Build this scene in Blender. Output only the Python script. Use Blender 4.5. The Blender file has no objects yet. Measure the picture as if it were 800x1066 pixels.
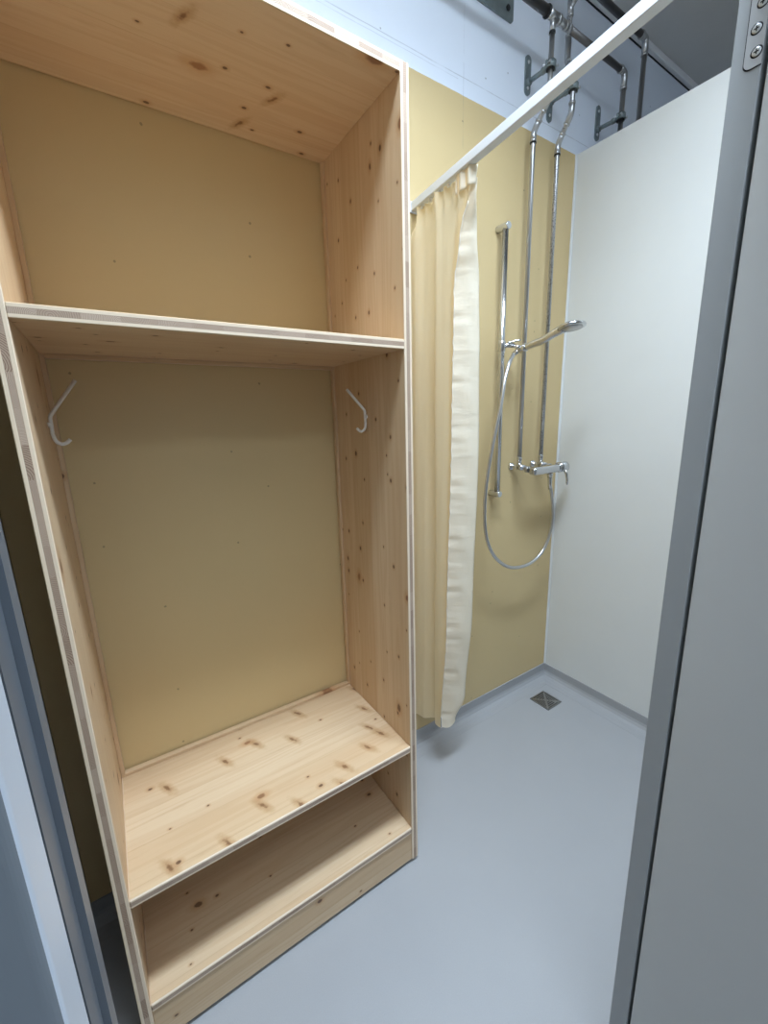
import bpy, bmesh, math, random
from mathutils import Vector, Matrix
random.seed(7)
C = bpy.context.scene.collection
PI = math.pi

# ------------------------------------------------------------------ node helpers
class NT:
    def __init__(self, name):
        self.m = bpy.data.materials.new(name); self.m.use_nodes = True
        self.t = self.m.node_tree; self.t.nodes.clear()
        self.out = self.t.nodes.new('ShaderNodeOutputMaterial')
    def n(self, typ, **kw):
        nd = self.t.nodes.new(typ)
        for k, v in kw.items(): setattr(nd, k, v)
        return nd
    def link(self, a, b): self.t.links.new(a, b)
    def val(self, sock, v):
        if hasattr(v, 'is_linked') or isinstance(v, bpy.types.NodeSocket): self.link(v, sock)
        else: sock.default_value = v
    def math(self, op, a, b=0.0, c=None, clamp=False):
        nd = self.n('ShaderNodeMath', operation=op, use_clamp=clamp)
        self.val(nd.inputs[0], a); self.val(nd.inputs[1], b)
        if c is not None: self.val(nd.inputs[2], c)
        return nd.outputs[0]
    def smooth(self, v, lo, hi, a=0.0, b=1.0):
        nd = self.n('ShaderNodeMapRange', interpolation_type='SMOOTHSTEP')
        self.val(nd.inputs[0], v)
        for i, q in zip((1, 2, 3, 4), (lo, hi, a, b)): self.val(nd.inputs[i], q)
        return nd.outputs[0]
    def mix(self, f, a, b, blend='MIX'):
        nd = self.n('ShaderNodeMix', data_type='RGBA', blend_type=blend)
        self.val(nd.inputs[0], f)
        for s, v in ((nd.inputs[6], a), (nd.inputs[7], b)):
            if isinstance(v, bpy.types.NodeSocket): self.link(v, s)
            else: s.default_value = (*v, 1) if len(v) == 3 else v
        return nd.outputs[2]
    def xyz(self):
        tc = self.n('ShaderNodeTexCoord'); s = self.n('ShaderNodeSeparateXYZ')
        self.link(tc.outputs['Object'], s.inputs[0]); return tc.outputs['Object'], s.outputs
    def comb(self, x, y, z):
        nd = self.n('ShaderNodeCombineXYZ')
        for s, v in zip(nd.inputs, (x, y, z)): self.val(s, v)
        return nd.outputs[0]
    def noise(self, vec, scale, detail=3, rough=.55, dist=0.0):
        nd = self.n('ShaderNodeTexNoise'); 
        if vec is not None: self.link(vec, nd.inputs['Vector'])
        nd.inputs['Scale'].default_value = scale; nd.inputs['Detail'].default_value = detail
        nd.inputs['Roughness'].default_value = rough; nd.inputs['Distortion'].default_value = dist
        return nd.outputs['Fac']
    def voro(self, vec, scale, dim='2D'):
        nd = self.n('ShaderNodeTexVoronoi', voronoi_dimensions=dim)
        self.link(vec, nd.inputs['Vector']); nd.inputs['Scale'].default_value = scale
        return nd.outputs['Distance'], nd.outputs['Color']
    def white(self, v):
        nd = self.n('ShaderNodeTexWhiteNoise', noise_dimensions='1D'); self.val(nd.inputs['W'], v)
        return nd.outputs['Value']
    def done(self, col, rough=.5, metal=0.0, bump=None, bstr=.2, bdist=.002, spec=.5, trans=None, coat=None):
        b = self.n('ShaderNodeBsdfPrincipled')
        if isinstance(col, bpy.types.NodeSocket): self.link(col, b.inputs['Base Color'])
        else: b.inputs['Base Color'].default_value = (*col, 1)
        self.val(b.inputs['Roughness'], rough); self.val(b.inputs['Metallic'], metal)
        b.inputs['Specular IOR Level'].default_value = spec
        if bump is not None:
            bp = self.n('ShaderNodeBump'); self.link(bump, bp.inputs['Height'])
            bp.inputs['Strength'].default_value = bstr; bp.inputs['Distance'].default_value = bdist
            self.link(bp.outputs[0], b.inputs['Normal'])
        sh = b.outputs[0]
        if trans is not None:
            tr = self.n('ShaderNodeBsdfTranslucent'); tr.inputs[0].default_value = (*trans[1], 1)
            mx = self.n('ShaderNodeMixShader'); mx.inputs[0].default_value = trans[0]
            self.link(sh, mx.inputs[1]); self.link(tr.outputs[0], mx.inputs[2]); sh = mx.outputs[0]
        self.link(sh, self.out.inputs['Surface'])
        return self.m

def srgb(r, g, b):
    f = lambda c: (c/255/12.92) if c/255 <= .04045 else ((c/255+.055)/1.055)**2.4
    return (f(r), f(g), f(b))

def simple(name, col, rough=.5, metal=0.0, var=.04, scale=8.0, bstr=.05, spec=.5):
    t = NT(name); o, _ = t.xyz()
    n = t.noise(o, scale, 4)
    c2 = tuple(max(0, c*(1-var*2)) for c in col); c1 = tuple(min(1, c*(1+var)) for c in col)
    return t.done(t.mix(n, c2, c1), rough, metal, bump=t.noise(o, scale*30, 2), bstr=bstr, bdist=.0006, spec=spec)

# ------------------------------------------------------------------ wood
def wood_face(seed, grain, across, pin=.45, big=.55, bigr=1.0, spike=None):
    """three-ply spruce: grain runs along axis `grain`, staves lie side by side along `across`"""
    t = NT('spruce_face'); o, s = t.xyz()
    g, a = s[grain], s[across]
    a0 = t.math('ADD', a, 3.17*seed+5)
    g0 = t.math('ADD', g, 1.73*seed+9)
    stave = t.math('FLOOR', t.math('DIVIDE', a0, .098))
    sv = t.white(t.math('ADD', stave, seed*17.3)); sv2 = t.white(t.math('ADD', stave, seed*7.9+100))
    gs = t.math('ADD', g0, t.math('MULTIPLY', sv, 9.0))
    # growth rings: stretched noise, different for each stave
    v1 = t.comb(t.math('MULTIPLY', gs, .9), t.math('MULTIPLY', a0, 16), t.math('MULTIPLY', stave, 4.1))
    low = t.noise(v1, 1.0, 2, .5)
    ring = t.math('SINE', t.math('ADD', t.math('MULTIPLY', low, 46.0), t.math('MULTIPLY', a0, 120.0)))
    ring = t.smooth(ring, -.2, 1.0)
    v2 = t.comb(t.math('MULTIPLY', gs, 5), t.math('MULTIPLY', a0, 420), stave)
    fine = t.noise(v2, 1.0, 3, .6)
    base = t.mix(sv2, (.64, .462, .280), (.70, .53, .345))
    broad = t.noise(t.comb(t.math('MULTIPLY', gs, .8), t.math('MULTIPLY', a0, 9), stave), 1.0, 3, .6)
    base = t.mix(t.smooth(broad, .42, .72, 0, .55), base, (.60, .395, .225))
    c = t.mix(t.math('MULTIPLY', ring, .22), base, (.52, .315, .16))
    c = t.mix(t.smooth(fine, .45, .8, 0, .25), c, (.50, .31, .17))
    # joints of the staves
    fr = t.math('FRACT', t.math('DIVIDE', a0, .098))
    j = t.math('LESS_THAN', t.math('MINIMUM', fr, t.math('SUBTRACT', 1.0, fr)), .006)
    c = t.mix(t.math('MULTIPLY', j, .30), c, (.42, .26, .14))
    # pin knots and larger knots with a flame around them
    wob = t.noise(o, 60, 2)
    def knots(scale, keep, r0, r1, halo, st):
        vv = t.comb(t.math('MULTIPLY', g0, .72*st), a0, 0)
        d, col = t.voro(vv, scale)
        sc = t.n('ShaderNodeSeparateColor'); t.link(col, sc.inputs[0])
        on = t.math('GREATER_THAN', sc.outputs[0], keep)
        r = t.math('ADD', t.math('MULTIPLY', t.math('MULTIPLY', sc.outputs[1], sc.outputs[1]), (r1-r0)*scale), r0*scale)
        dd = t.math('ADD', d, t.math('MULTIPLY', t.math('SUBTRACT', wob, .5), r0*scale*1.6))
        q = t.math('DIVIDE', dd, r)
        core = t.math('MULTIPLY', t.smooth(q, .55, 1.05, 1, 0), on)
        hal = t.math('MULTIPLY', t.smooth(q, .8, halo, 1, 0), on)
        return core, hal, sc.outputs[2]
    k1, h1, _ = knots(11.5, pin, .0026, .0060, 2.6, 1.0)
    k2, h2, tone = knots(4.6, big, .006*bigr, .013*bigr, 2.8, .8)
    c = t.mix(t.math('MULTIPLY', h1, .45), c, (.47, .24, .10))
    c = t.mix(t.math('MULTIPLY', h2, .5), c, (.50, .26, .11))
    c = t.mix(t.math('MULTIPLY', k1, .85), c, (.085, .035, .018))
    if spike is not None:   # knots cut lengthwise: slanting flames across the grain
        vv = t.comb(t.math('MULTIPLY', t.math('ADD', g0, t.math('MULTIPLY', a0, .45)), 2.3), a0, 0)
        d, col = t.voro(vv, 5.2); sc = t.n('ShaderNodeSeparateColor'); t.link(col, sc.inputs[0])
        q = t.math('ADD', d, t.math('MULTIPLY', t.math('SUBTRACT', t.noise(o, 85, 3), .5), .16))
        on = t.math('GREATER_THAN', sc.outputs[0], spike)
        c = t.mix(t.math('MULTIPLY', t.smooth(q, .05, .24, .6, 0), on), c, (.42, .225, .09))
        c = t.mix(t.math('MULTIPLY', t.smooth(q, .02, .085, .85, 0), on), c, (.19, .085, .035))
    mot = t.noise(t.comb(t.math('MULTIPLY', gs, 7), t.math('MULTIPLY', a0, 45), stave), 1.0, 4, .65)
    c = t.mix(t.smooth(mot, .55, .78, 0, .30), c, (.46, .27, .13))
    kc = t.mix(tone, (.10, .045, .022), (.33, .15, .065))
    c = t.mix(t.math('MULTIPLY', k2, .85), c, kc)
    return t.done(c, .48, bump=fine, bstr=.06, bdist=.001, spec=.35)

def wood_edge(seed, thick_axis, run_axis, T):
    """cut edge of a three-ply board: two pale long-grain plies, a darker end-grain core"""
    t = NT('spruce_edge'); o, s = t.xyz()
    th = t.math('ABSOLUTE', s[thick_axis]); run = t.math('ADD', s[run_axis], seed*2.3+4)
    core = t.smooth(th, T*.195, T*.225, 1, 0)
    blk = t.math('FLOOR', t.math('DIVIDE', run, .055))
    r = t.white(t.math('ADD', blk, seed*3.3)); r2 = t.white(t.math('ADD', blk, seed*5.1+50))
    loc = t.math('SUBTRACT', t.math('MULTIPLY', t.math('FRACT', t.math('DIVIDE', run, .055)), .055), t.math('MULTIPLY', r, .055))
    off = t.math('ADD', s[thick_axis], t.math('MULTIPLY', t.math('SUBTRACT', r2, .3), .035))
    wv = t.math('MULTIPLY', t.math('SUBTRACT', t.noise(o, 90, 2), .5), .004)
    dist = t.math('ADD', t.math('SQRT', t.math('ADD', t.math('MULTIPLY', loc, loc), t.math('MULTIPLY', off, off))), wv)
    rg = t.smooth(t.math('SINE', t.math('MULTIPLY', dist, t.math('ADD', 1700.0, t.math('MULTIPLY', r, 1300.0)))), -.1, 1.0)
    cc = t.mix(r, (.40, .285, .205), (.54, .41, .31))
    cc = t.mix(t.math('MULTIPLY', rg, t.math('ADD', .2, t.math('MULTIPLY', r2, .6))), cc, (.15, .08, .05))
    fine = t.noise(t.comb(t.math('MULTIPLY', run, 10), t.math('MULTIPLY', s[thick_axis], 600), 0), 1.0, 3)
    pale = t.mix(fine, (.86, .74, .58), (.74, .57, .40))
    dk = t.smooth(t.noise(t.comb(t.math('MULTIPLY', run, 16), seed, 0), 1.0, 1), .74, .80, 0, .7)
    pale = t.mix(dk, pale, (.32, .15, .07))
    c = t.mix(core, pale, cc)
    jl = t.smooth(t.math('ABSOLUTE', t.math('SUBTRACT', th, T*.21)), 0, T*.03, .35, 0)
    c = t.mix(jl, c, (.25, .15, .09))
    return t.done(c, .6, bump=fine, bstr=.08, bdist=.001, spec=.3)

# ------------------------------------------------------------------ materials
def wall_paint():
    t = NT('painted_concrete'); o, s = t.xyz()
    edge = t.math('ADD', 2.472, t.math('MULTIPLY', t.math('SUBTRACT', t.noise(o, 30, 2), .5), .003))
    up = t.math('GREATER_THAN', s[2], edge)
    n = t.noise(o, 3.0, 4)
    yel = t.mix(n, (.61, .465, .240), (.65, .50, .265))
    whi = t.mix(n, (.73, .785, .87), (.78, .83, .91))
    # formwork joints: one level line and one upright line
    x, z = s[0], s[2]
    wz = t.math('MULTIPLY', t.math('SUBTRACT', t.noise(o, 9, 2), .5), .004)
    l1 = t.smooth(t.math('ABSOLUTE', t.math('SUBTRACT', t.math('ADD', z, wz), 2.523)), .0004, .0022, 1, 0)
    l2 = t.smooth(t.math('ABSOLUTE', t.math('SUBTRACT', t.math('ADD', z, wz), 2.512)), .0003, .0016, .7, 0)
    l2 = t.math('MULTIPLY', l2, t.math('LESS_THAN', x, .53))
    l3 = t.smooth(t.math('ABSOLUTE', t.math('SUBTRACT', t.math('ADD', x, wz), .555)), .0004, .0022, .7, 0)
    l3 = t.math('MULTIPLY', l3, t.smooth(t.noise(o, 25, 2), .35, .6))
    lines = t.math('MAXIMUM', t.math('MAXIMUM', l1, l2), l3)
    brk = t.smooth(t.noise(o, 14, 3), .3, .55, .25, 1)
    lines = t.math('MULTIPLY', lines, brk)
    c = t.mix(up, yel, whi)
    c = t.mix(t.math('MULTIPLY', lines, .38), c, (.17, .17, .18))
    # small pits and scuffs
    d, col = t.voro(t.comb(x, z, 0), 9.0); sc = t.n('ShaderNodeSeparateColor'); t.link(col, sc.inputs[0])
    wd = t.math('ADD', d, t.math('MULTIPLY', t.math('SUBTRACT', t.noise(o, 90, 2), .5), .05))
    pit = t.math('MULTIPLY', t.smooth(wd, .018, .034, 1, 0), t.math('GREATER_THAN', sc.outputs[0], .84))
    c = t.mix(t.math('MULTIPLY', pit, .5), c, (.10, .085, .06))
    hgt = t.math('SUBTRACT', t.noise(o, 45, 4), t.math('ADD', t.math('MULTIPLY', lines, .8), t.math('MULTIPLY', pit, 1.0)))
    return t.done(c, t.mix(up, (.42,)*3, (.6,)*3), bump=hgt, bstr=.12, bdist=.002, spec=.4)

def vinyl():
    t = NT('grey_vinyl'); o, s = t.xyz()
    n = t.noise(o, 5, 4); f = t.noise(o, 420, 2, .7)
    c = t.mix(n, (.345, .35, .36), (.375, .378, .385))
    c = t.mix(t.smooth(f, .55, .75, 0, .28), c, (.46, .46, .46))
    c = t.mix(t.smooth(f, .45, .25, 0, .22), c, (.235, .235, .245))
    return t.done(c, .42, bump=f, bstr=.12, bdist=.0008, spec=.4)

def printed_steel():
    t = NT('printed_steel'); o, s = t.xyz()
    n = t.noise(o, 210, 3, .7)
    return t.done(t.mix(t.smooth(n, .50, .62), (.52, .52, .525), (.20, .20, .20)), .34, 1.0)

def hose_mat():
    t = NT('hose_metal'); o, s = t.xyz()
    return t.done((.62, .63, .65), .28, 1.0, bump=t.noise(o, 250, 2), bstr=.1, bdist=.0005)

def fabric(name, col, tr):
    t = NT(name); o, s = t.xyz()
    w1 = t.math('SINE', t.math('MULTIPLY', s[2], 2600)); w2 = t.math('SINE', t.math('MULTIPLY', s[1], 2600))
    n = t.noise(t.comb(t.math('MULTIPLY', s[0], 1), t.math('MULTIPLY', s[1], 1), t.math('MULTIPLY', s[2], 1)), 16, 4)
    c = t.mix(n, tuple(k*.96 for k in col), col)
    h = t.math('ADD', t.math('MULTIPLY', t.math('MULTIPLY', w1, w2), .05), n)
    return t.done(c, .75, bump=h, bstr=.25, bdist=.006, spec=.25, trans=(tr, col))

def puckered(name, col, tr):
    """the same cloth drawn together in cross creases along a sewn hem"""
    t = NT(name); o, s = t.xyz()
    n = t.noise(t.comb(t.math('MULTIPLY', s[0], 7), t.math('MULTIPLY', s[1], 7), t.math('MULTIPLY', s[2], 32)), 1.0, 4, .6, .6)
    return t.done(t.mix(n, tuple(k*.97 for k in col), col), .7, bump=n, bstr=.35, bdist=.006, spec=.25,
                  trans=(tr, col))

M = {}
M['wall'] = wall_paint()
M['vinyl'] = vinyl()
M['ceiling'] = simple('ceiling_board', (.72, .71, .69), .8)
M['panel'] = simple('white_panel', (.72, .725, .70), .38, var=.015)
M['hall'] = simple('hall_paint', (.50, .52, .54), .7)
M['side'] = simple('side_panel', (.30, .26, .18), .6)
M['trim'] = simple('white_trim', (.80, .82, .83), .5)
M['duct'] = simple('duct_grey', (.84, .84, .84), .5)
M['doorgrey'] = simple('door_grey', (.56, .565, .55), .42, var=.02)
M['framegrey'] = simple('frame_grey', (.34, .355, .36), .40, var=.02)
M['frameblue'] = simple('frame_blue_grey', (.13, .15, .175), .42, var=.02)
M['framewhite'] = simple('frame_white', (.60, .66, .74), .4, var=.02)
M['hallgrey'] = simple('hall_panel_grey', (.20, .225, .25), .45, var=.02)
M['rubber'] = simple('gap_black', (.008, .008, .009), .7)  # near-black colour for the shade in the door frame gaps, not rubber
M['chrome'] = simple('chrome', (.64, .65, .67), .16, 1.0, var=.01, bstr=.01)
M['steel'] = simple('pipe_steel', (.52, .52, .525), .30, 1.0, var=.05, bstr=.02)
M['darksteel'] = simple('dark_pipe', (.20, .19, .185), .42, 1.0, var=.10)
M['galv'] = simple('galvanised', (.26, .31, .32), .42, .6, var=.15, scale=30)
M['black'] = simple('black_ring', (.012, .012, .013), .5)
M['rail'] = simple('rail_white', (.74, .78, .83), .38, var=.01)
M['hook'] = simple('hook_paint', (.80, .77, .70), .35, 0)
M['hinge'] = simple('hinge_metal', (.50, .51, .53), .38, .55, var=.03)
M['screw'] = simple('screw_metal', (.66, .68, .70), .28, .8)
M['dark'] = simple('dark_hole', (.01, .01, .012), .8)
M['hose'] = hose_mat()
M['cloth'] = fabric('curtain_cloth', (.97, .84, .59), .52)
M['hem'] = puckered('curtain_hem_lit', (.95, .885, .74), .3)  # same cloth as the drop, paler because the light on it is painted in
M['thread'] = simple('white_thread', (.90, .88, .82), .7)
M['drain'] = simple('drain_steel', (.30, .30, .29), .35, .9)
M['plastic'] = simple('white_plastic', (.82, .82, .80), .4)

def emission(name, col, strength):
    t = NT(name); e = t.n('ShaderNodeEmission'); e.inputs[0].default_value = (*col, 1); e.inputs[1].default_value = strength
    t.link(e.outputs[0], t.out.inputs['Surface']); return t.m

# ------------------------------------------------------------------ geometry helpers
def bx(bm, lo, hi, bev=0.0, mi=0, seg=2):
    """a box from corner lo to corner hi, its edges rounded by bev"""
    nb = bmesh.new(); bmesh.ops.create_cube(nb, size=1)
    lo, hi = Vector(lo), Vector(hi); d = hi-lo; c = (lo+hi)/2
    for v in nb.verts: v.co = Vector((v.co.x*d.x, v.co.y*d.y, v.co.z*d.z))+c
    if bev > 0: bmesh.ops.bevel(nb, geom=nb.edges[:], offset=bev, segments=seg, affect='EDGES', profile=.5)
    for f in nb.faces: f.material_index = mi; f.smooth = False
    merge(bm, nb); return bm

def merge(bm, nb, mat=None):
    mp = {}
    for v in nb.verts: mp[v] = bm.verts.new(mat @ v.co if mat else v.co)
    for f in nb.faces:
        try: g = bm.faces.new([mp[v] for v in f.verts])
        except ValueError: continue
        g.material_index = f.material_index; g.smooth = f.smooth
    nb.free()

def frame_of(d, up=None):
    d = d.normalized(); u = Vector(up) if up else (Vector((0, 0, 1)) if abs(d.z) < .9 else Vector((1, 0, 0)))
    a = d.cross(u).normalized(); b = a.cross(d).normalized(); return a, b

def loft(bm, rings, caps=True, closed=False, mi=0, smooth=True):
    vs = [[bm.verts.new(p) for p in r] for r in rings]; n = len(vs[0])
    m = len(vs) if closed else len(vs)-1
    for i in range(m):
        A, B = vs[i], vs[(i+1) % len(vs)]
        for k in range(n):
            f = bm.faces.new((A[k], A[(k+1) % n], B[(k+1) % n], B[k])); f.smooth = smooth; f.material_index = mi
    if caps and not closed:
        f = bm.faces.new(vs[0][::-1]); f.material_index = mi
        f = bm.faces.new(vs[-1]); f.material_index = mi
    return vs

def rounded(pts, r=.03, seg=6):
    """replace the corners of a polyline by arcs"""
    pts = [Vector(p) for p in pts]; out = [pts[0]]
    for i in range(1, len(pts)-1):
        a, b, c = pts[i-1], pts[i], pts[i+1]
        rr = min(r, (a-b).length*.49, (c-b).length*.49)
        p, q = b+(a-b).normalized()*rr, b+(c-b).normalized()*rr
        for k in range(seg+1):
            t = k/seg; out.append(p*(1-t)**2+b*2*t*(1-t)+q*t*t)
    out.append(pts[-1]); return out

def tube(bm, pts, r, n=14, mi=0, radii=None):
    pts = [Vector(p) for p in pts]; rings = []
    a = None
    for i, p in enumerate(pts):
        d = (pts[min(i+1, len(pts)-1)]-pts[max(i-1, 0)]).normalized()
        if a is None: a, b = frame_of(d)
        else:
            a = (a-d*a.dot(d)).normalized(); b = a.cross(d).normalized()
        rr = radii[i] if radii else r
        rings.append([p+(a*math.cos(2*PI*k/n)+b*math.sin(2*PI*k/n))*rr for k in range(n)])
    loft(bm, rings, mi=mi); return bm

def lathe(bm, p, q, prof, n=24, mi=0):
    """turned shape about the axis p->q; prof = (t along in metres, radius)"""
    p, q = Vector(p), Vector(q); d = (q-p).normalized(); a, b = frame_of(d)
    rings = [[p+d*t+(a*math.cos(2*PI*k/n)+b*math.sin(2*PI*k/n))*r for k in range(n)] for t, r in prof]
    loft(bm, rings, mi=mi); return bm

def prism(bm, poly, z0, z1, mi=0):
    loft(bm, [[Vector((x, y, z0)) for x, y in poly], [Vector((x, y, z1)) for x, y in poly]], mi=mi, smooth=False); return bm

def catmull(P, sub=8):
    P = [Vector(p) for p in P]; Q = [P[0]*2-P[1]]+P+[P[-1]*2-P[-2]]; out = []
    for i in range(1, len(Q)-2):
        a, b, c, d = Q[i-1:i+3]
        for k in range(sub):
            t = k/sub
            out.append(.5*((2*b)+(c-a)*t+(2*a-5*b+4*c-d)*t*t+(3*b-a-3*c+d)*t**3))
    out.append(P[-1]); return out

def obj(name, bm, mats, parent=None, origin=None):
    """link bm (in world space) as ONE mesh object; under a parent it is stored relative to the parent's place"""
    me = bpy.data.meshes.new(name); bmesh.ops.recalc_face_normals(bm, faces=bm.faces[:])
    o = bpy.data.objects.new(name, me); C.objects.link(o)
    base = Vector((0, 0, 0)); q = parent
    while q is not None: base += q.location; q = q.parent
    org = Vector(origin) if origin is not None else base
    for v in bm.verts: v.co -= org
    bm.to_mesh(me); bm.free()
    for m in (mats if isinstance(mats, (list, tuple)) else [mats]): me.materials.append(m)
    if parent is not None: o.parent = parent
    o.location = org-base
    return o

def tag(o, label, cat, group=None):
    o['label'] = label; o['category'] = cat
    if group: o['group'] = group
    return o
def thing(name, label, cat, loc, group=None):
    o = bpy.data.objects.new(name, None); C.objects.link(o); o.location = loc; o.empty_display_size = .05
    return tag(o, label, cat, group)
def struct(name, bm, m, parent=None, **kw):
    o = obj(name, bm, m, parent, **kw); o['kind'] = 'structure'; return o
def sbox(name, lo, hi, m, bev=0): return struct(name, bx(bmesh.new(), lo, hi, bev), m)

# ------------------------------------------------------------------ measures
XL, D, T = -.7316, .3926, .0225          # wardrobe inside: x from XL to 0, front at y=-D, board thickness T
ZT, ZS, ZQ, ZL, Z0 = 2.1238, 1.5895, .4409, .1393, .0127
XC, ZP = 1.2087, 2.472                   # shower partition
YD, CE = -.97, 3.033                     # cabin front, ceiling

# ------------------------------------------------------------------ setting
sbox('floor', (-1.6, -3.0, -.05), (3.0, .06, 0), M['vinyl'])
sbox('ceiling', (-1.6, -3.0, CE), (3.0, .06, CE+.05), M['ceiling'])
sbox('wall_back', (-1.6, 0, 0), (3.0, .06, CE), M['wall'])
sbox('wall_right', (XC, -1.05, 0), (XC+.03, 0, ZP), M['panel'], .001)
sbox('wall_left', (-.885, -1.05, 0), (-.858, 0, ZP), M['side'], .001)
sbox('wall_outer', (2.95, -3.0, 0), (3.0, 0, CE), M['hall'])
sbox('wall_hall', (-1.6, -3.0, 0), (2.95, -2.95, CE), M['hall'])
sbox('wall_side', (-1.6, -2.95, 0), (-1.55, 0, CE), M['hall'])
wf = bmesh.new()
bx(wf, (.162, -1.003, 0), (XC, YD, ZP)); bx(wf, (-.858, -1.0, 2.07), (.162, YD, ZP)); bx(wf, (-.858, -1.0, 0), (-.735, YD, 2.07))
struct('wall_front', wf, M['framegrey'])

def cove(name, along, a0, a1):
    prof = [(0, .0705), (.004, .0705), (.0045, .068), (.0055, .034), (.009, .023), (.017, .012), (.03, .005), (.048, .0014), (.068, .0004), (.068, -.004), (0, -.004)]
    bm = bmesh.new(); rings = []
    for a in (a0, a1):
        rings.append([Vector((a, -d, z)) if along == 'x' else Vector((XC-d, a, z)) for d, z in prof])
    loft(bm, rings, smooth=False)
    o = struct(name, bm, M['vinyl'])
    return o
cove('baseboard_back', 'x', -.858, XC)
cove('baseboard_right', 'y', -.0, YD)
sbox('trim_1', (XC-.007, -.009, .0705), (XC, 0, ZP), M['trim'], .002)
tr = bmesh.new(); bx(tr, (-1.5, -.022, 3.004), (2.95, 0, CE), .003); bx(tr, (-1.5, -.0045, 3.0005), (2.95, 0, 3.004), 0, 1)
struct('trim_2', tr, [M['duct'], M['dark']])  # dark strip paints the shadow gap under the duct

# ------------------------------------------------------------------ door frame and open door
dr = bpy.data.objects.new('door_1', None); C.objects.link(dr); dr.location = (.1, -1.0, 0); dr['kind'] = 'structure'
b = bmesh.new(); bx(b, (.1, -1.003, 0), (.16, YD, 2.07), .0015); obj('frame_post', b, M['framegrey'], dr)
b = bmesh.new(); bx(b, (.118, -1.0095, 0), (.15, -1.003, 2.05)); obj('gap_shade_strip', b, M['rubber'], dr)  # black strip added to paint the shade in the gap beside the leaf
b = bmesh.new(); bx(b, (.1005, -1.80, .012), (.1405, -1.0088, 2.04), .0012); leaf = obj('door_leaf', b, M['doorgrey'], dr)
# hinge plate on the post with three countersunk screws
b = bmesh.new()
poly = []
y0, y1, za, zb, rr = -.9845, -1.0028, 1.8175, 1.945, .008
for k in range(7):
    a = k/6*PI/2; poly.append((y0-rr+rr*math.cos(a), zb-rr+rr*math.sin(a)))
poly += [(y1, zb), (y1, za)]
for k in range(7):
    a = -PI/2+k/6*PI/2; poly.append((y0-rr+rr*math.cos(a), za+rr+rr*math.sin(a)))
loft(b, [[Vector((x, y, z)) for y, z in poly] for x in (.1, .0987)], smooth=False)
hg = obj('hinge', b, M['hinge'], dr)
b = bmesh.new()   # dark seam round the plate
poly2 = [(y+(.0011 if y > y1+.001 else 0), z+(.0011 if z > (za+zb)/2 else -.0011)) for y, z in poly]
loft(b, [[Vector((x, y, z)) for y, z in poly2] for x in (.1, .0997)], smooth=False)
obj('plate_seam', b, M['dark'], hg)
for (yy, zz) in ((-.9965, 1.8325), (-.9935, 1.8575), (-.9965, 1.8825), (-.9935, 1.9075)):
    b = bmesh.new()
    lathe(b, (.0987, yy, zz), (.09, yy, zz), [(-.0004, .0062), (.0002, .0062), (.0002, .0050), (.00025, .0049)], 24)
    for f in b.faces: f.material_index = 1
    lathe(b, (.0987, yy, zz), (.09, yy, zz), [(0, .0050), (.0007, .0046), (.0009, .0034)], 24)
    bx(b, (.0975, yy-.0026, zz-.0006), (.0979, yy+.0026, zz+.0006), 0, 1); bx(b, (.0975, yy-.0006, zz-.0026), (.0979, yy+.0006, zz+.0026), 0, 1)
    obj('screw', b, [M['screw'], M['dark']], hg)
# strike-side post: stepped steel section
b = bmesh.new()
poly = [(-.735, YD), (-.6897, YD), (-.6897, -.9868), (-.6937, -.9872), (-.6937, -1.0135), (-.735, -1.0135)]
prism(b, poly, 0, 2.07)
obj('strike_post', b, M['frameblue'], dr)
b = bmesh.new(); bx(b, (-.735, -1.0172, 0), (-.6965, -1.0135, 2.07)); obj('post_seam', b, M['rubber'], dr)
b = bmesh.new(); rr = .007
poly = [(-1.5, -1.0172), (-.6937, -1.0172)]+[(-.6937-rr+rr*math.cos(a), -1.046-rr*math.sin(a)) for a in [k/8*PI/2 for k in range(9)]]+[(-1.5, -1.053)]
prism(b, poly, 0, 2.47)
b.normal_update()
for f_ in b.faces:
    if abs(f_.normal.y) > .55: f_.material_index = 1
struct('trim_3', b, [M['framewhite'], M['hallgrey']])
b = bmesh.new(); bx(b, (-.735, -1.003, 2.03), (.16, YD, 2.07), .001); obj('frame_head', b, M['framegrey'], dr)

# ------------------------------------------------------------------ wardrobe
wd = thing('wardrobe', 'tall open pine wardrobe with hat shelf, bench seat and low shoe shelf', 'wardrobe', ((XL)/2, -D/2, 0))
def board(name, lo, hi, thick, grain, seed, bev=.0012, **kn):
    c = (Vector(lo)+Vector(hi))/2; ax = [0, 1, 2]; ax.remove(thick); across = [a for a in ax if a != grain][0]
    b = bx(bmesh.new(), lo, hi, bev, seg=1); b.normal_update()
    for f in b.faces:
        n = [abs(k) for k in f.normal]; k = n.index(max(n))
        f.material_index = 0 if k == thick else (1 if k == across else 2)
    return obj(name, b, [wood_face(seed, grain, across, **kn), wood_edge(seed, thick, grain, T), wood_edge(seed+.5, thick, across, T)], wd, origin=c)
board('side_panel', (XL-T, -D, Z0), (XL, 0-.004, ZT+T), 0, 2, 1)
board('side_panel', (0, -D, Z0), (T, 0-.004, ZT+T), 0, 2, 6, pin=.12, big=.7, bigr=.8)
board('top_board', (XL, -D, ZT), (0, -.004, ZT+T), 2, 0, 3, pin=.4, big=.4, bigr=1.1, spike=.75)
board('hat_shelf', (XL, -D, ZS-T), (0, -.004, ZS), 2, 0, 4)
board('bench_seat', (XL, -D, ZQ-T), (0, -.004, ZQ), 2, 0, 5, .0025, pin=.6, big=.5, bigr=1.0, spike=.35)
board('shoe_shelf', (XL, -D, ZL-T), (0, -.004, ZL), 2, 0, 8, .0025)
board('plinth_board', (XL, -D+.003, Z0), (0, -D+.003+T, ZL-T), 1, 0, 9)
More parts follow.
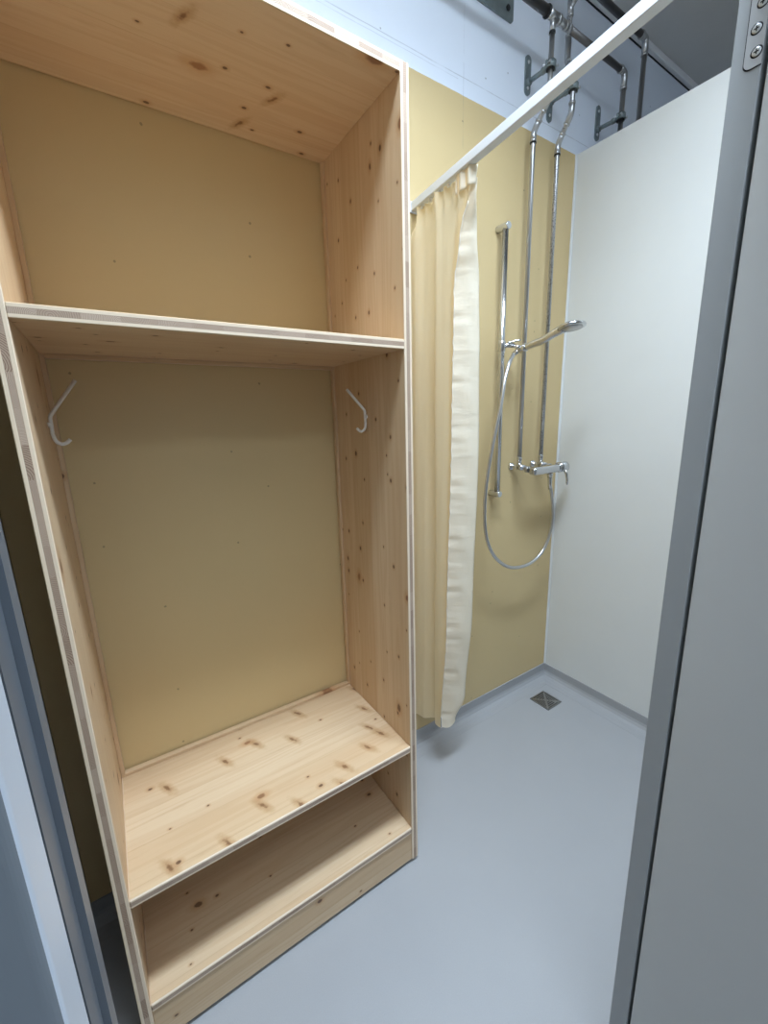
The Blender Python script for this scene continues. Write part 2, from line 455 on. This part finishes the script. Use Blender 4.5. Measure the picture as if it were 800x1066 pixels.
def batten(lo, hi, grain, seed):
    across = 2 if grain == 0 else 0
    c = (Vector(lo)+Vector(hi))/2
    obj('rear_batten', bx(bmesh.new(), lo, hi, .001, seg=1), wood_face(seed, grain, across), wd, origin=c)
E_ = .0098
for za, zb, sd in ((ZS, ZT, 11), (ZQ, ZS-T, 12)):
    batten((XL, -.02, za), (XL+E_, -.004, zb), 2, sd); batten((-E_*.75, -.02, za), (0, -.004, zb), 2, sd+4)
    if zb < ZT: batten((XL+E_, -.02, zb-E_), (-E_*.75, -.004, zb), 0, sd+8); batten((XL+E_, -.02, za), (-E_*.75, -.004, za+E_), 0, sd+12)
for x in (XL-.011, .011):
    for y in (-D+.05, -.06):
        obj('foot', lathe(bmesh.new(), (x, y, 0), (x, y, 1), [(0, .009), (Z0, .009)], 16), M['black'], wd)
def coat_hook(px, sx, y, r, zt):
    """bent wire hook screwed to a side panel; sx = direction out of the panel"""
    P = [(px+sx*.061, y, zt), (px+sx*.006, y, 1.428), (px+sx*.005, y, 1.392), (px+sx*.008, y, 1.378), (px+sx*.016, y, 1.3705), (px+sx*.025, y, 1.3715), (px+sx*.034, y, 1.379)]
    b = bmesh.new(); tube(b, rounded(P[:2]+[P[2]], .005)[:-1]+catmull(P[2:], 5), r, 12)
    lathe(b, (px, y, 1.411), (px+sx*.01, y, 1.411), [(0, .0055), (.006, .0055)], 16)
    o = obj('coat_hook', b, M['hook'], wd)
coat_hook(XL, 1, -.12, .0038, 1.502); coat_hook(0, -1, -.205, .0036, 1.485)

# ------------------------------------------------------------------ curtain rail
R0, R1 = Vector((.333, -.002, 2.085)), Vector((.291, YD, 2.131))
rl = thing('curtain_rail', 'white square curtain rail running from yellow wall towards the door', 'curtain rail', R0)
b = bmesh.new(); d = (R1-R0); a_, b_ = frame_of(d); h = .0128
def ringp(p): return [p+a_*sx*h+b_*sz*h for sx, sz in ((-1, -.85), (-.85, -1), (.85, -1), (1, -.85), (1, .85), (.85, 1), (-.85, 1), (-1, .85))]
loft(b, [ringp(R0), ringp(R1)], smooth=False); obj('rail_bar', b, M['rail'], rl)
b = bmesh.new(); bx(b, (R0.x-.017, -.006, R0.z-.017), (R0.x+.017, 0, R0.z+.017), .002); obj('end_cap', b, M['rail'], rl)
def railpt(y): t = (y-R0.y)/(R1.y-R0.y); return R0+(R1-R0)*t

# ------------------------------------------------------------------ shower curtain
cu = thing('shower_curtain', 'cream shower curtain drawn back to the wall beside the wardrobe', 'curtain', (.333, -.12, .2))
def lerp(tab, z):
    tab = sorted(tab)
    if z <= tab[0][0]: return tab[0][1]
    for (a, u), (c, v) in zip(tab, tab[1:]):
        if z <= c:
            t = (z-a)/(c-a); t = t*t*(3-2*t); return u+(v-u)*t
    return tab[-1][1]
FREE = [(2.09, -.284), (2.045, -.276), (1.92, -.235), (1.79, -.212), (1.353, -.206), (.651, -.188), (.2, -.160)]
RX = [(2.09, .336), (2.02, .338), (1.93, .368), (1.8, .392), (1.6, .402), (1.3, .408), (.7, .406), (.35, .398), (.2, .372)]
RY = [(2.09, -.292), (2.02, -.287), (1.93, -.262), (1.8, -.252), (1.6, -.250), (1.3, -.250), (.7, -.238), (.35, -.216), (.2, -.190)]
ZTOP, ZBOT, HBOT = 2.07, .176, .192
def hang(y, z):
    """folds of the main drop"""
    g = .45+.55*min(1, (2.09-z)/.5)
    ph = y*2*PI/.105
    return .017*g*math.sin(ph+.25*math.sin(z*1.6)+.9)+.004*math.sin(ph*2.1+z*1.3)+.0012*math.sin(z*9+y*60)
NS, NZ = 90, 90
b = bmesh.new(); grid = []
for j in range(NZ+1):
    t = j/NZ; row = []
    for i in range(NS+1):
        s = i/NS
        z = ZTOP+(ZBOT-ZTOP)*t
        ye = lerp(FREE, z)+.004; low = min(1, max(0, (2.06-z)/.10)); low = low*low*(3-2*low); yst = -.030+.024*low
        y = yst+(ye-yst)*s
        zt = z
        zt = z+(.012*s-.010*(1-s))*(t**12)
        x = .333+hang(y, z)*min(1, (1-s)*2.2+.10)*(.35+.65*min(1, s*5))-.007*s-.028*low*max(0, 1-s*3.5)**1.5
        # gathers under the rail
        x += .010*math.sin(y*2*PI/.032)*math.exp(-((2.09-z)/.07)**2)
        top = railpt(y).z-.013
        if j == 0: zt = top-.004+.002*math.sin(y*2*PI/.064)
        row.append(b.verts.new((x, y, zt)))
    grid.append(row)
for j in range(NZ):
    for i in range(NS):
        f = b.faces.new((grid[j][i], grid[j][i+1], grid[j+1][i+1], grid[j+1][i])); f.smooth = True
mn = obj('main_drop', b, M['cloth'], cu)
# turned-over side hem, puckered along its seam
b = bmesh.new(); grid = []; NF = 26; NZ2 = 220
seam = []
def wob(z, k): return math.sin(z*k)+.6*math.sin(z*k*1.73+1.1)
for j in range(NZ2+1):
    z = 2.052+(HBOT-2.052)*j/NZ2
    fy = lerp(FREE, z); Fp = Vector((.327, fy, 0)); Rp = Vector((lerp(RX, z), lerp(RY, z), 0)); Bp = Vector((.336, fy+.02, 0))
    row = []
    for i in range(NF+1):
        s = i/NF
        if s < .62:
            u = s/.62; p = Fp+(Rp-Fp)*u; bow = math.sin(u*PI)*.010
            p += Vector((.0, -1, 0))*bow
            p += Vector((0, -1, 0))*.0012*wob(z, 95)*(1-u)**2+Vector((0, -1, 0))*.0012*math.sin(z*38+u*5)*math.sin(u*PI)
            p += Vector((1, 0, 0))*.0009*wob(z, 130)*(1-u)
        else:
            u = (s-.62)/.38; p = Rp+(Bp-Rp)*u+Vector((.35, 1, 0))*.012*math.sin(u*PI)
        zz = z + (.028*(min(s, .62)/.62)**2 if j == NZ2 else .028*(min(s, .62)/.62)**2*max(0, 1-(z-HBOT)/.1))
        row.append(b.verts.new((p.x, p.y, zz)))
    grid.append(row); seam.append(Vector(row[0].co)); 
for j in range(NZ2):
    for i in range(NF):
        f = b.faces.new((grid[j][i], grid[j][i+1], grid[j+1][i+1], grid[j+1][i])); f.smooth = True
hm = obj('side_hem', b, M['hem'], cu); hm['label'] = 'puckered side hem, light painted into its paler cloth'
b = bmesh.new(); pts = [p+Vector((-.0035, -.0030-.0008*(k % 2), 0)) for k, p in enumerate(seam[6:])]
tube(b, pts, .0013, 6); obj('seam_thread', b, M['thread'], hm)
# header: stiff tape with gathered pleats and gliders under the rail
b = bmesh.new(); grid = []
for j in range(7):
    row = []
    for i in range(41):
        s = i/40; y = -.222-.071*s; top = railpt(y).z-.014
        z = top-.05*j/6
        x = .322+.003*math.sin(s*2*PI*2.2)+.016*(s > .8)*(s-.8)*5*(1-j/9)
        row.append(b.verts.new((x-.004, y, z)))
    grid.append(row)
for j in range(6):
    for i in range(40):
        f = b.faces.new((grid[j][i], grid[j][i+1], grid[j+1][i+1], grid[j+1][i])); f.smooth = True
hd = obj('header_tape', b, M['hem'], cu)
md = hd.modifiers.new('thickness', 'SOLIDIFY'); md.thickness = .0012; md.offset = 0
for y in (-.05, -.095, -.14, -.185, -.23, -.275):
    p = railpt(y); b = bmesh.new()
    bx(b, (p.x-.004, y-.005, p.z-.024), (p.x+.004, y+.005, p.z-.0132), .0015); obj('glider', b, M['plastic'], cu)

# ------------------------------------------------------------------ water pipes
def pipe(bm, pts, r, rb=.03, mi=0): tube(bm, rounded(pts, rb), r, 16, mi)
def collar(bm, p, d, r, L=.012, mi=0):
    p = Vector(p); d = Vector(d).normalized()
    lathe(bm, p-d*L/2, p+d*L/2, [(0, r*.9), (.001, r), (L-.001, r), (L, r*.9)], 18, mi)
def fitting(name, parts, parent, m=None):
    bm = bmesh.new()
    for q in parts: collar(bm, *q)
    return obj(name, bm, m or M['steel'], parent)
HY, HZ1, HZ2, PR = -.11, 2.745, 2.908, .0089
AX0, AX1 = .867, .872; BX0, BX1 = 1.003, 1.020; PY = -.045
# first pipe: thick level main with a tee, its drop to the mixer and the branch over the partition
pA = thing('water_pipe', 'steel pipe from the level main dropping to the left inlet of the mixer', 'pipe', (AX0, HY, HZ1), 'exposed water pipes')
b = bmesh.new(); tube(b, [(-1.5, HY, HZ1), (AX0-.03, HY, HZ1)], .0150, 20); obj('level_main', b, M['darksteel'], pA)
b = bmesh.new(); collar(b, (AX0-.032, HY, HZ1), (1, 0, 0), .0185, .008); obj('seal_ring', b, M['black'], pA)
b = bmesh.new(); tube(b, [(AX0-.03, HY, HZ1), (AX0+.026, HY, HZ1)], .0145, 20); tube(b, [(AX0, HY, HZ1), (AX0, HY, HZ1-.045)], .0095, 16)
collar(b, (AX0+.028, HY, HZ1), (1, 0, 0), .0165, .012); collar(b, (AX0+.050, HY, HZ1), (1, 0, 0), .0125, .03); collar(b, (AX0+.072, HY, HZ1), (1, 0, 0), .0140, .012)
collar(b, (AX0+.092, HY, HZ1), (1, 0, 0), .0132, .014); obj('tee_fitting', b, M['steel'], pA)
b = bmesh.new(); collar(b, (AX0, HY, HZ1-.047), (0, 0, 1), .0108, .008); obj('seal_ring', b, M['black'], pA)
b = bmesh.new(); pipe(b, [(AX0, HY, HZ1-.04), (AX0, HY, 2.505), (AX1, PY, 2.437), (AX1, PY, 1.19)], PR, .022); obj('drop_pipe', b, M['steel'], pA)
u = Vector((AX1-AX0, PY-HY, 2.437-2.505))
def offset_fit(parent, x0, x1):
    b = bmesh.new(); p0, p1 = Vector((x0, HY, 2.505)), Vector((x1, PY, 2.437)); dd = (p1-p0).normalized()
    rr = PR+.0020
    for c0, c1 in ((p0+Vector((0, 0, .030)), p0+dd*.034), (p1-dd*.034, p1-Vector((0, 0, .030)))):
        mid = p0 if c0.z > p0.z else p1
        tube(b, rounded([c0, mid, c1], .022), rr, 16)
        for q, ax in ((c0, Vector((0, 0, 1)) if mid is p0 else dd), (c1, dd if mid is p0 else Vector((0, 0, 1)))): collar(b, q, ax, rr+.0016, .007)
    obj('offset_bend', b, M['steel'], parent)
    b = bmesh.new(); collar(b, p1-Vector((0, 0, .036)), (0, 0, 1), rr+.001, .006); obj('seal_ring', b, M['black'], parent)
offset_fit(pA, AX0, AX1)
b = bmesh.new(); collar(b, (AX1, PY, 1.215), (0, 0, 1), .0110, .014); collar(b, (AX1, PY, 1.199), (0, 0, 1), .0098, .018); obj('union_nut', b, M['chrome'], pA)
CX = 1.337
pC = thing('water_pipe', 'dark level pipe right of the tee, bending down behind the white partition', 'pipe', (CX, HY, HZ1), 'exposed water pipes')
b = bmesh.new(); tube(b, [(AX0+.0995, HY, HZ1), (CX-.03, HY, HZ1)], .0108, 18); obj('level_pipe', b, M['darksteel'], pC)
b = bmesh.new(); tube(b, rounded([(CX-.032, HY, HZ1), (CX, HY, HZ1), (CX, HY, HZ1-.055)], .026), .0118, 16); collar(b, (CX-.032, HY, HZ1), (1, 0, 0), .0142, .008)
collar(b, (CX, HY, HZ1-.055), (0, 0, 1), .0130, .008); obj('elbow_bend', b, M['steel'], pC)
b = bmesh.new(); tube(b, [(CX, HY, HZ1-.05), (CX-.006, HY, 1.2)], PR+.001, 16); obj('drop_pipe', b, M['steel'], pC)
# second pipe: from the upper level main down to the right inlet
M['printed'] = printed_steel()
pB = thing('water_pipe', 'steel pipe from under the ceiling passing behind the level pipe to the mixer', 'pipe', (BX1, PY, HZ2), 'exposed water pipes')
b = bmesh.new(); pipe(b, [(1.03, HY, HZ2), (1.03, -.105, 2.893), (1.028, -.062, 2.868), (1.026, -.062, 2.698), (BX0, HY, 2.645), (BX0, HY, 2.505), (BX1, PY, 2.437), (BX1, PY, 1.19)], PR, .018); obj('drop_pipe', b, M['printed'], pB)
b = bmesh.new(); tube(b, [(1.028, -.062, 2.885), (1.028, -.062, 2.842)], PR+.0026, 16); collar(b, (1.028, -.062, 2.84), (0, 0, 1), .0118, .007); obj('bend_fitting', b, M['steel'], pB)
b = bmesh.new(); tube(b, rounded([(1.026, -.062, 2.775), (1.026, -.062, 2.700), (1.020, -.074, 2.688)], .012), PR+.0022, 16); collar(b, (1.026, -.062, 2.777), (0, 0, 1), .0122, .008); obj('bend_fitting', b, M['steel'], pB)
offset_fit(pB, BX0, BX1)
b = bmesh.new(); collar(b, (BX1, PY, 1.215), (0, 0, 1), .0110, .014); collar(b, (BX1, PY, 1.199), (0, 0, 1), .0098, .018); obj('union_nut', b, M['chrome'], pB)
DX = 1.472
pD = thing('water_pipe', 'uppermost level pipe along the ceiling edge, bending down behind the partition', 'pipe', (DX, HY, HZ2), 'exposed water pipes')
b = bmesh.new(); tube(b, [(-1.5, HY, HZ2), (DX-.03, HY, HZ2)], .0118, 18); obj('level_main', b, M['darksteel'], pD)
b = bmesh.new(); tube(b, rounded([(DX-.032, HY, HZ2), (DX, HY, HZ2), (DX, HY, HZ2-.055)], .026), .0125, 16); collar(b, (DX-.036, HY, HZ2), (1, 0, 0), .0150, .008)
collar(b, (DX, HY, HZ2-.056), (0, 0, 1), .0132, .008); obj('elbow_bend', b, M['steel'], pD)
b = bmesh.new(); tube(b, [(DX, HY, HZ2-.05), (DX, HY, 1.2)], PR+.0012, 16); obj('drop_pipe', b, M['steel'], pD)

def bracket(x, z, label, zlo, zhi):
    t = thing('pipe_bracket', label, 'pipe bracket', (x, 0, z), 'wall brackets of the pipes')
    b = bmesh.new(); w = .0155; n = 8
    xp = x+.010
    poly = [(xp+w*math.cos(a), zhi-w+w*math.sin(a)) for a in [k/n*PI for k in range(n+1)]]+[(xp+w*math.cos(a), zlo+w+w*math.sin(a)) for a in [PI+k/n*PI for k in range(n+1)]]
    loft(b, [[Vector((px, y, pz)) for px, pz in poly] for y in (0, -.005)], smooth=False)
    obj('wall_plate', b, M['galv'], t)
    for zz in (zlo+.022, zhi-.022):
        b = bmesh.new(); lathe(b, (xp, -.005, zz), (xp, -1, zz), [(0, .0058), (.003, .0052), (.0038, .003)], 6); obj('bolt', b, M['screw'], t)
    b = bmesh.new(); tube(b, [(xp, -.004, z+.012), (x, HY+.018, z)], .0078, 14); collar(b, (xp, -.010, z+.011), (0, 1, 0), .012, .012); collar(b, (x+.002, HY+.030, z+.003), (0, 1, 0), .0105, .014)
    obj('arm', b, M['galv'], t)
    b = bmesh.new()   # split ring with rubber lining and ears
    tube_ring(b, (x, HY, z), .0150, .0185, .020); bx(b, (x-.026, HY-.0035, z-.008), (x-.015, HY+.0035, z+.008), .001); bx(b, (x+.015, HY-.0035, z-.008), (x+.026, HY+.0035, z+.008), .001)
    cl = obj('clamp_ring', b, M['galv'], t)
    b = bmesh.new(); tube_ring(b, (x, HY, z), .0101, .0152, .026); obj('rubber_lining', b, M['black'], t)
    for sx in (-1, 1):
        b = bmesh.new(); lathe(b, (x+sx*.021, HY+.014, z), (x+sx*.021, HY-.02, z), [(0, .0042), (.004, .0042), (.0045, .0026), (.026, .0026), (.0262, .0046), (.030, .0046)], 10); obj('clamp_screw', b, M['screw'], t)
    return t
def tube_ring(bm, c, r0, r1, h, n=24):
    c = Vector(c); rings = []
    for k in range(n):
        a = 2*PI*k/n; e = Vector((math.cos(a), math.sin(a), 0))
        rings.append([c+e*r0+Vector((0, 0, h/2)), c+e*r1+Vector((0, 0, h/2)), c+e*r1-Vector((0, 0, h/2)), c+e*r0-Vector((0, 0, h/2))])
    loft(bm, rings, caps=False, closed=True)
bracket(AX0, 2.603, 'upright galvanised wall bracket clamping the left mixer pipe above the rail', 2.575, 2.700)
bracket(BX0, 2.583, 'galvanised wall bracket clamping the right mixer pipe below the rail', 2.530, 2.655)
bracket(CX-.004, 2.590, 'galvanised wall bracket clamping the pipe just above the partition edge', 2.560, 2.690)
t = thing('pipe_bracket', 'wide level galvanised wall plate carrying the thick main at the picture top', 'pipe bracket', (.70, 0, 2.8), 'wall brackets of the pipes')
b = bmesh.new(); n = 6; w = .012; x0, x1, z0, z1 = .545, .785, 2.757, 2.832
poly = []
for cx, cz, a0 in ((x1-w, z1-w, 0), (x0+w, z1-w, PI/2), (x0+w, z0+w, PI), (x1-w, z0+w, 1.5*PI)):
    poly += [(cx+w*math.cos(a0+k/n*PI/2), cz+w*math.sin(a0+k/n*PI/2)) for k in range(n+1)]
loft(b, [[Vector((px, y, pz)) for px, pz in poly] for y in (0, -.006)], smooth=False); obj('wall_plate', b, M['galv'], t)
for xx in (.575, .755):
    b = bmesh.new(); lathe(b, (xx, -.006, 2.79), (xx, -1, 2.79), [(0, .009), (.005, .009), (.006, .004)], 6); obj('bolt', b, M['black'], t)
b = bmesh.new(); lathe(b, (.668, 0, 2.8), (.668, -1, 2.8), [(.005, .020), (.012, .020), (.014, .010), (.10, .010)], 14); bx(b, (.635, -.010, 2.795), (.70, -.006, 2.82), .001); obj('arm', b, M['galv'], t)
b = bmesh.new()
rings = []
for k in range(28):
    a = 2*PI*k/28; e = Vector((0, math.cos(a), math.sin(a))); c0 = Vector((.668, HY, HZ1))
    rings.append([c0+e*.0152+Vector((.012, 0, 0)), c0+e*.021+Vector((.012, 0, 0)), c0+e*.021-Vector((.012, 0, 0)), c0+e*.0152-Vector((.012, 0, 0))])
loft(b, rings, caps=False, closed=True); bx(b, (.658, HY-.004, HZ1+.02), (.678, HY+.012, 2.812), .001); obj('clamp_ring', b, M['galv'], t)

# ------------------------------------------------------------------ shower mixer
MX, MY, MZ = .955, -.118, 1.166
mx = thing('shower_mixer', 'chrome lever mixer on the yellow wall at the foot of both pipes', 'mixer tap', (MX, 0, MZ))
for x in (AX1, BX1):
    b = bmesh.new(); lathe(b, (x, 0, 1.178), (x, -1, 1.178), [(0, .0175), (.004, .0175), (.011, .012), (.0115, .0105), (.05, .0105), (.051, .0135), (.062, .0135), (.063, .0105), (.080, .0100)], 24)
    tube(b, [(x, PY, 1.178), (x, PY, 1.196)], .0098, 16); obj('wall_union', b, M['chrome'], mx)
    b = bmesh.new(); lathe(b, (x, -.078, 1.172), (x, -1, 1.172), [(0, .0135), (.002, .0150), (.018, .0150), (.02, .0135)], 6); obj('union_nut', b, M['steel'], mx)
b = bmesh.new(); bx(b, (AX1-.008, MY-.019, MZ-.017), (1.042, MY+.019, MZ+.017), .011, seg=4)
lathe(b, (.992, MY, MZ-.018), (.992, MY, 0), [(0, .013), (.012, .013), (.013, .0105), (.022, .0105)], 20); obj('body', b, M['chrome'], mx)
b = bmesh.new(); lathe(b, (1.040, MY, MZ+.002), (2, MY, MZ+.002), [(0, .0185), (.003, .0205), (.010, .0205), (.0105, .0225), (.052, .0235), (.060, .0225), (.066, .018), (.068, .010)], 28)
b2 = bmesh.new(); hnd = obj('handle', b, M['chrome'], mx)
tube(b2, [(1.084, MY-.012, MZ-.012), (1.088, MY-.018, MZ-.030), (1.091, MY-.021, MZ-.055), (1.092, MY-.022, MZ-.078)], .006, 14, radii=[.0075, .0062, .0055, .0052]); obj('lever', b2, M['chrome'], hnd)

# ------------------------------------------------------------------ shower riser rail
SX, SY = .742, -.040
sr = thing('shower_riser_rail', 'upright chrome riser rail on the yellow wall left of the pipes', 'shower rail', (SX, 0, 1.07))
b = bmesh.new(); tube(b, [(SX, SY, 1.062), (SX, SY, 2.098)], .0112, 20); obj('bar', b, M['chrome'], sr)
for z in (1.074, 2.098):
    b = bmesh.new(); lathe(b, (SX, 0, z), (SX, -1, z), [(0, .0125), (.001, .0135), (.054, .0135), (.0565, .012)], 24); obj('wall_mount', b, M['chrome'], sr)
b = bmesh.new(); lathe(b, (SX, SY, 1.652), (SX, SY, 3), [(0, .0135), (.001, .0145), (.039, .0145), (.040, .0135)], 24)
tube(b, [(SX, SY, 1.674), (SX+.045, SY-.022, 1.676)], .009, 16); sl = obj('slider', b, M['chrome'], sr)
b = bmesh.new(); tube(b, catmull([(SX+.020, SY-.010, 1.684), (SX+.040, SY-.025, 1.690), (SX+.062, SY-.040, 1.694)], 4), .004, 10); obj('release_lever', b, M['chrome'], sl)
HS = Vector((.800, -.098, 1.660)); HE = Vector((.828, -.285, 1.712))
hd_ = (HE-HS).normalized()
b = bmesh.new(); lathe(b, HS-hd_*.014, HE, [(0, .0125), (.001, .0145), (.026, .0160), (.027, .0145)], 20); tube(b, [(SX+.040, SY-.020, 1.675), HS+Vector((-.006, .006, .002))], .0078, 14); obj('handset_cradle', b, M['chrome'], sl)

# ------------------------------------------------------------------ hand shower
hs = thing('hand_shower', 'chrome round hand shower in its cradle pointing away from the wall', 'hand shower', HS)
b = bmesh.new(); dip = Vector((0, 0, -.004))
P = [HS-hd_*.026, HS, HS+hd_*.045+dip*.5, HS+hd_*.09+dip, HS+hd_*.13+Vector((0, 0, .002)), HE-hd_*.030+Vector((0, 0, .004))]
tube(b, catmull(P, 5), .011, 18, radii=[.0100+.0035*min(1, k/10)+.003*max(0, (k-15)/10) for k in range(26)]); obj('grip', b, M['chrome'], hs)
up = (Vector((.10, -.30, 1)) - hd_*hd_.dot(Vector((.10, -.30, 1)))).normalized()
up = (up*.97+hd_*.12).normalized()
b = bmesh.new(); lathe(b, HE-up*.010, HE+up, [(0, .020), (.001, .042), (.003, .0475), (.007, .049), (.012, .046), (.017, .034), (.020, .014)], 36); hd2 = obj('spray_head', b, M['chrome'], hs)
b = bmesh.new(); lathe(b, HE-up*.0108, HE+up, [(0, .002), (.0002, .037), (.001, .037)], 32); obj('spray_face', b, M['steel'], hd2)

# ------------------------------------------------------------------ hose
PZ = [tuple(HS-hd_*.022), (.783, -.066, 1.640), (.744, -.078, 1.600), (.709, -.090, 1.539), (.683, -.098, 1.449), (.652, -.10, 1.339), (.625, -.10, 1.228), (.607, -.10, 1.114), (.605, -.10, .996), (.621, -.10, .908),
      (.658, -.10, .838), (.705, -.10, .790), (.766, -.10, .753), (.835, -.10, .737), (.909, -.102, .741), (.975, -.106, .773), (1.012, -.110, .826), (1.032, -.113, .890), (1.034, -.116, .955), (1.014, -.118, 1.045), (.996, -.118, 1.100), (.992, -.118, 1.135)]
ho = thing('shower_hose', 'flexible metal hose hanging in a loop from hand shower to mixer', 'shower hose', PZ[-1])
cp = catmull(PZ, 8)
b = bmesh.new(); tube(b, cp, .0072, 14); obj('hose_tube', b, M['hose'], ho)
b = bmesh.new(); lathe(b, PZ[-1], (PZ[-1][0]+.012, PZ[-1][1], 1.0), [(-.004, .0098), (.010, .0105), (.034, .0092), (.060, .0075)], 18); obj('hose_nut', b, M['chrome'], ho)
b = bmesh.new(); q0 = Vector(PZ[0]); q1 = Vector(cp[6]); lathe(b, q0+(q0-q1).normalized()*.004, q1, [(0, .0098), (.012, .0100), (.030, .0078)], 18); obj('hose_cone', b, M['chrome'], ho)

# ------------------------------------------------------------------ floor drain
DXc, DYc, DW = 1.026, -.147, .0535
dn = thing('floor_drain', 'square steel floor drain grate in the grey floor near the shower corner', 'floor drain', (DXc, DYc, 0))
b = bmesh.new(); w = .008
for lo, hi in (((-DW, -DW), (DW, -DW+w)), ((-DW, DW-w), (DW, DW)), ((-DW, -DW+w), (-DW+w, DW-w)), ((DW-w, -DW+w), (DW, DW-w))):
    bx(b, (DXc+lo[0], DYc+lo[1], 0), (DXc+hi[0], DYc+hi[1], .004), .0006)
obj('drain_frame', b, M['drain'], dn)
b = bmesh.new(); bx(b, (DXc-DW+w, DYc-DW+w, .0002), (DXc+DW-w, DYc+DW-w, .001)); obj('drain_well', b, M['dark'], dn)
b = bmesh.new(); I = DW-w
def flat(p, q, hw):
    p, q = Vector((*p, 0)), Vector((*q, 0)); dd = (q-p).normalized(); nn = Vector((-dd.y, dd.x, 0))*hw
    o_ = Vector((DXc, DYc, 0)); base = [p+nn, q+nn, q-nn, p-nn]
    loft(b, [[o_+k+Vector((0, 0, .0008)) for k in base], [o_+k+Vector((0, 0, .0034)) for k in base]], smooth=False)
flat((-I, -I), (I, I), .004); flat((-I, I), (I, -I), .004)
for k in range(1, 5):
    r = I*k/4.6
    for s in (1, -1):
        flat((s*r, -r+.004), (s*r, r-.004), .0020); flat((-r+.004, s*r), (r-.004, s*r), .0020)
bx(b, (DXc+.018, DYc-.042, .002), (DXc+.036, DYc-.024, .0038), .0004)
obj('grate', b, M['steel'], dn)

# ------------------------------------------------------------------ lamps (above the picture): suspended box lamps
def box_lamp(name, label, x0, x1, y, z, strength, col, h, beam=0):
    t = thing(name, label, 'ceiling lamp', ((x0+x1)/2, y, CE))
    b = bmesh.new(); bx(b, (x0-.01, y-.15, z+.035), (x1+.01, y+.15, z+.075), .006); obj('housing', b, M['plastic'], t)
    for x in (x0+.2, x1-.2):
        b = bmesh.new(); tube(b, [(x, y, z+.07), (x, y, CE)], .004, 8); obj('hanger', b, M['steel'], t)
    if beam:   # added area light, no louvre modelled; brightens floor more than upper walls
        L = bpy.data.lights.new('added_down_light', 'AREA'); L.shape = 'RECTANGLE'; L.size = x1-x0; L.size_y = .26; L.energy = beam; L.color = col; L.spread = math.radians(125)
        lo = bpy.data.objects.new('added_down_light', L); C.objects.link(lo); lo.parent = t; lo.location = (0, 0, z+.030-h-CE)
    b = bmesh.new(); bx(b, (x0, y-.14, z+.035-h), (x1, y+.14, z+.035), .006); obj('opal_diffuser', b, emission('opal_light', col, strength), t)
box_lamp('ceiling_lamp', 'flat opal box lamp under the ceiling above the cabin', -.56, .64, -.88, 2.965, 14.5, (.70, .84, 1.0), .016, 36.5)
box_lamp('ceiling_lamp', 'suspended opal box lamp above the corridor, nearer to the cabin door', -1.0, .4, -1.85, 2.78, 8, (.74, .86, 1.0), .07)
box_lamp('ceiling_lamp', 'added unseen opal box lamp above the corridor, farther from the cabin door', -1.0, .4, -2.65, 2.78, 9, (.74, .86, 1.0), .07)  # second corridor lamp, added to soften the shadow band in the wardrobe

w = bpy.data.worlds.new('World'); bpy.context.scene.world = w; w.use_nodes = True
w.node_tree.nodes['Background'].inputs[0].default_value = (.8, .9, 1, 1); w.node_tree.nodes['Background'].inputs[1].default_value = .05

# ------------------------------------------------------------------ camera
cam = bpy.data.cameras.new('camera'); co = bpy.data.objects.new('camera', cam); C.objects.link(co)
r = Vector((0.83366697, -0.55160323, -0.02707871)); u = Vector((0.14293753, 0.16814849, 0.9753435)); f = Vector((0.53344938, 0.81698223, -0.21902465))
m = Matrix(((r.x, u.x, -f.x, -0.63864), (r.y, u.y, -f.y, -1.25987), (r.z, u.z, -f.z, 1.40632), (0, 0, 0, 1)))
co.matrix_world = m
cam.sensor_fit = 'HORIZONTAL'; cam.sensor_width = 36; cam.lens = 436.658/800*36; cam.clip_start = .01; cam.clip_end = 50
sc = bpy.context.scene; sc.camera = co
sc.view_settings.view_transform = 'Standard'; sc.view_settings.look = 'None'; sc.view_settings.gamma = 1; sc.view_settings.use_curve_mapping = False
sc.view_settings.exposure = 0.0
sc.cycles.use_denoising = True
sc.cycles.max_bounces = 12; sc.cycles.diffuse_bounces = 8; sc.cycles.glossy_bounces = 5
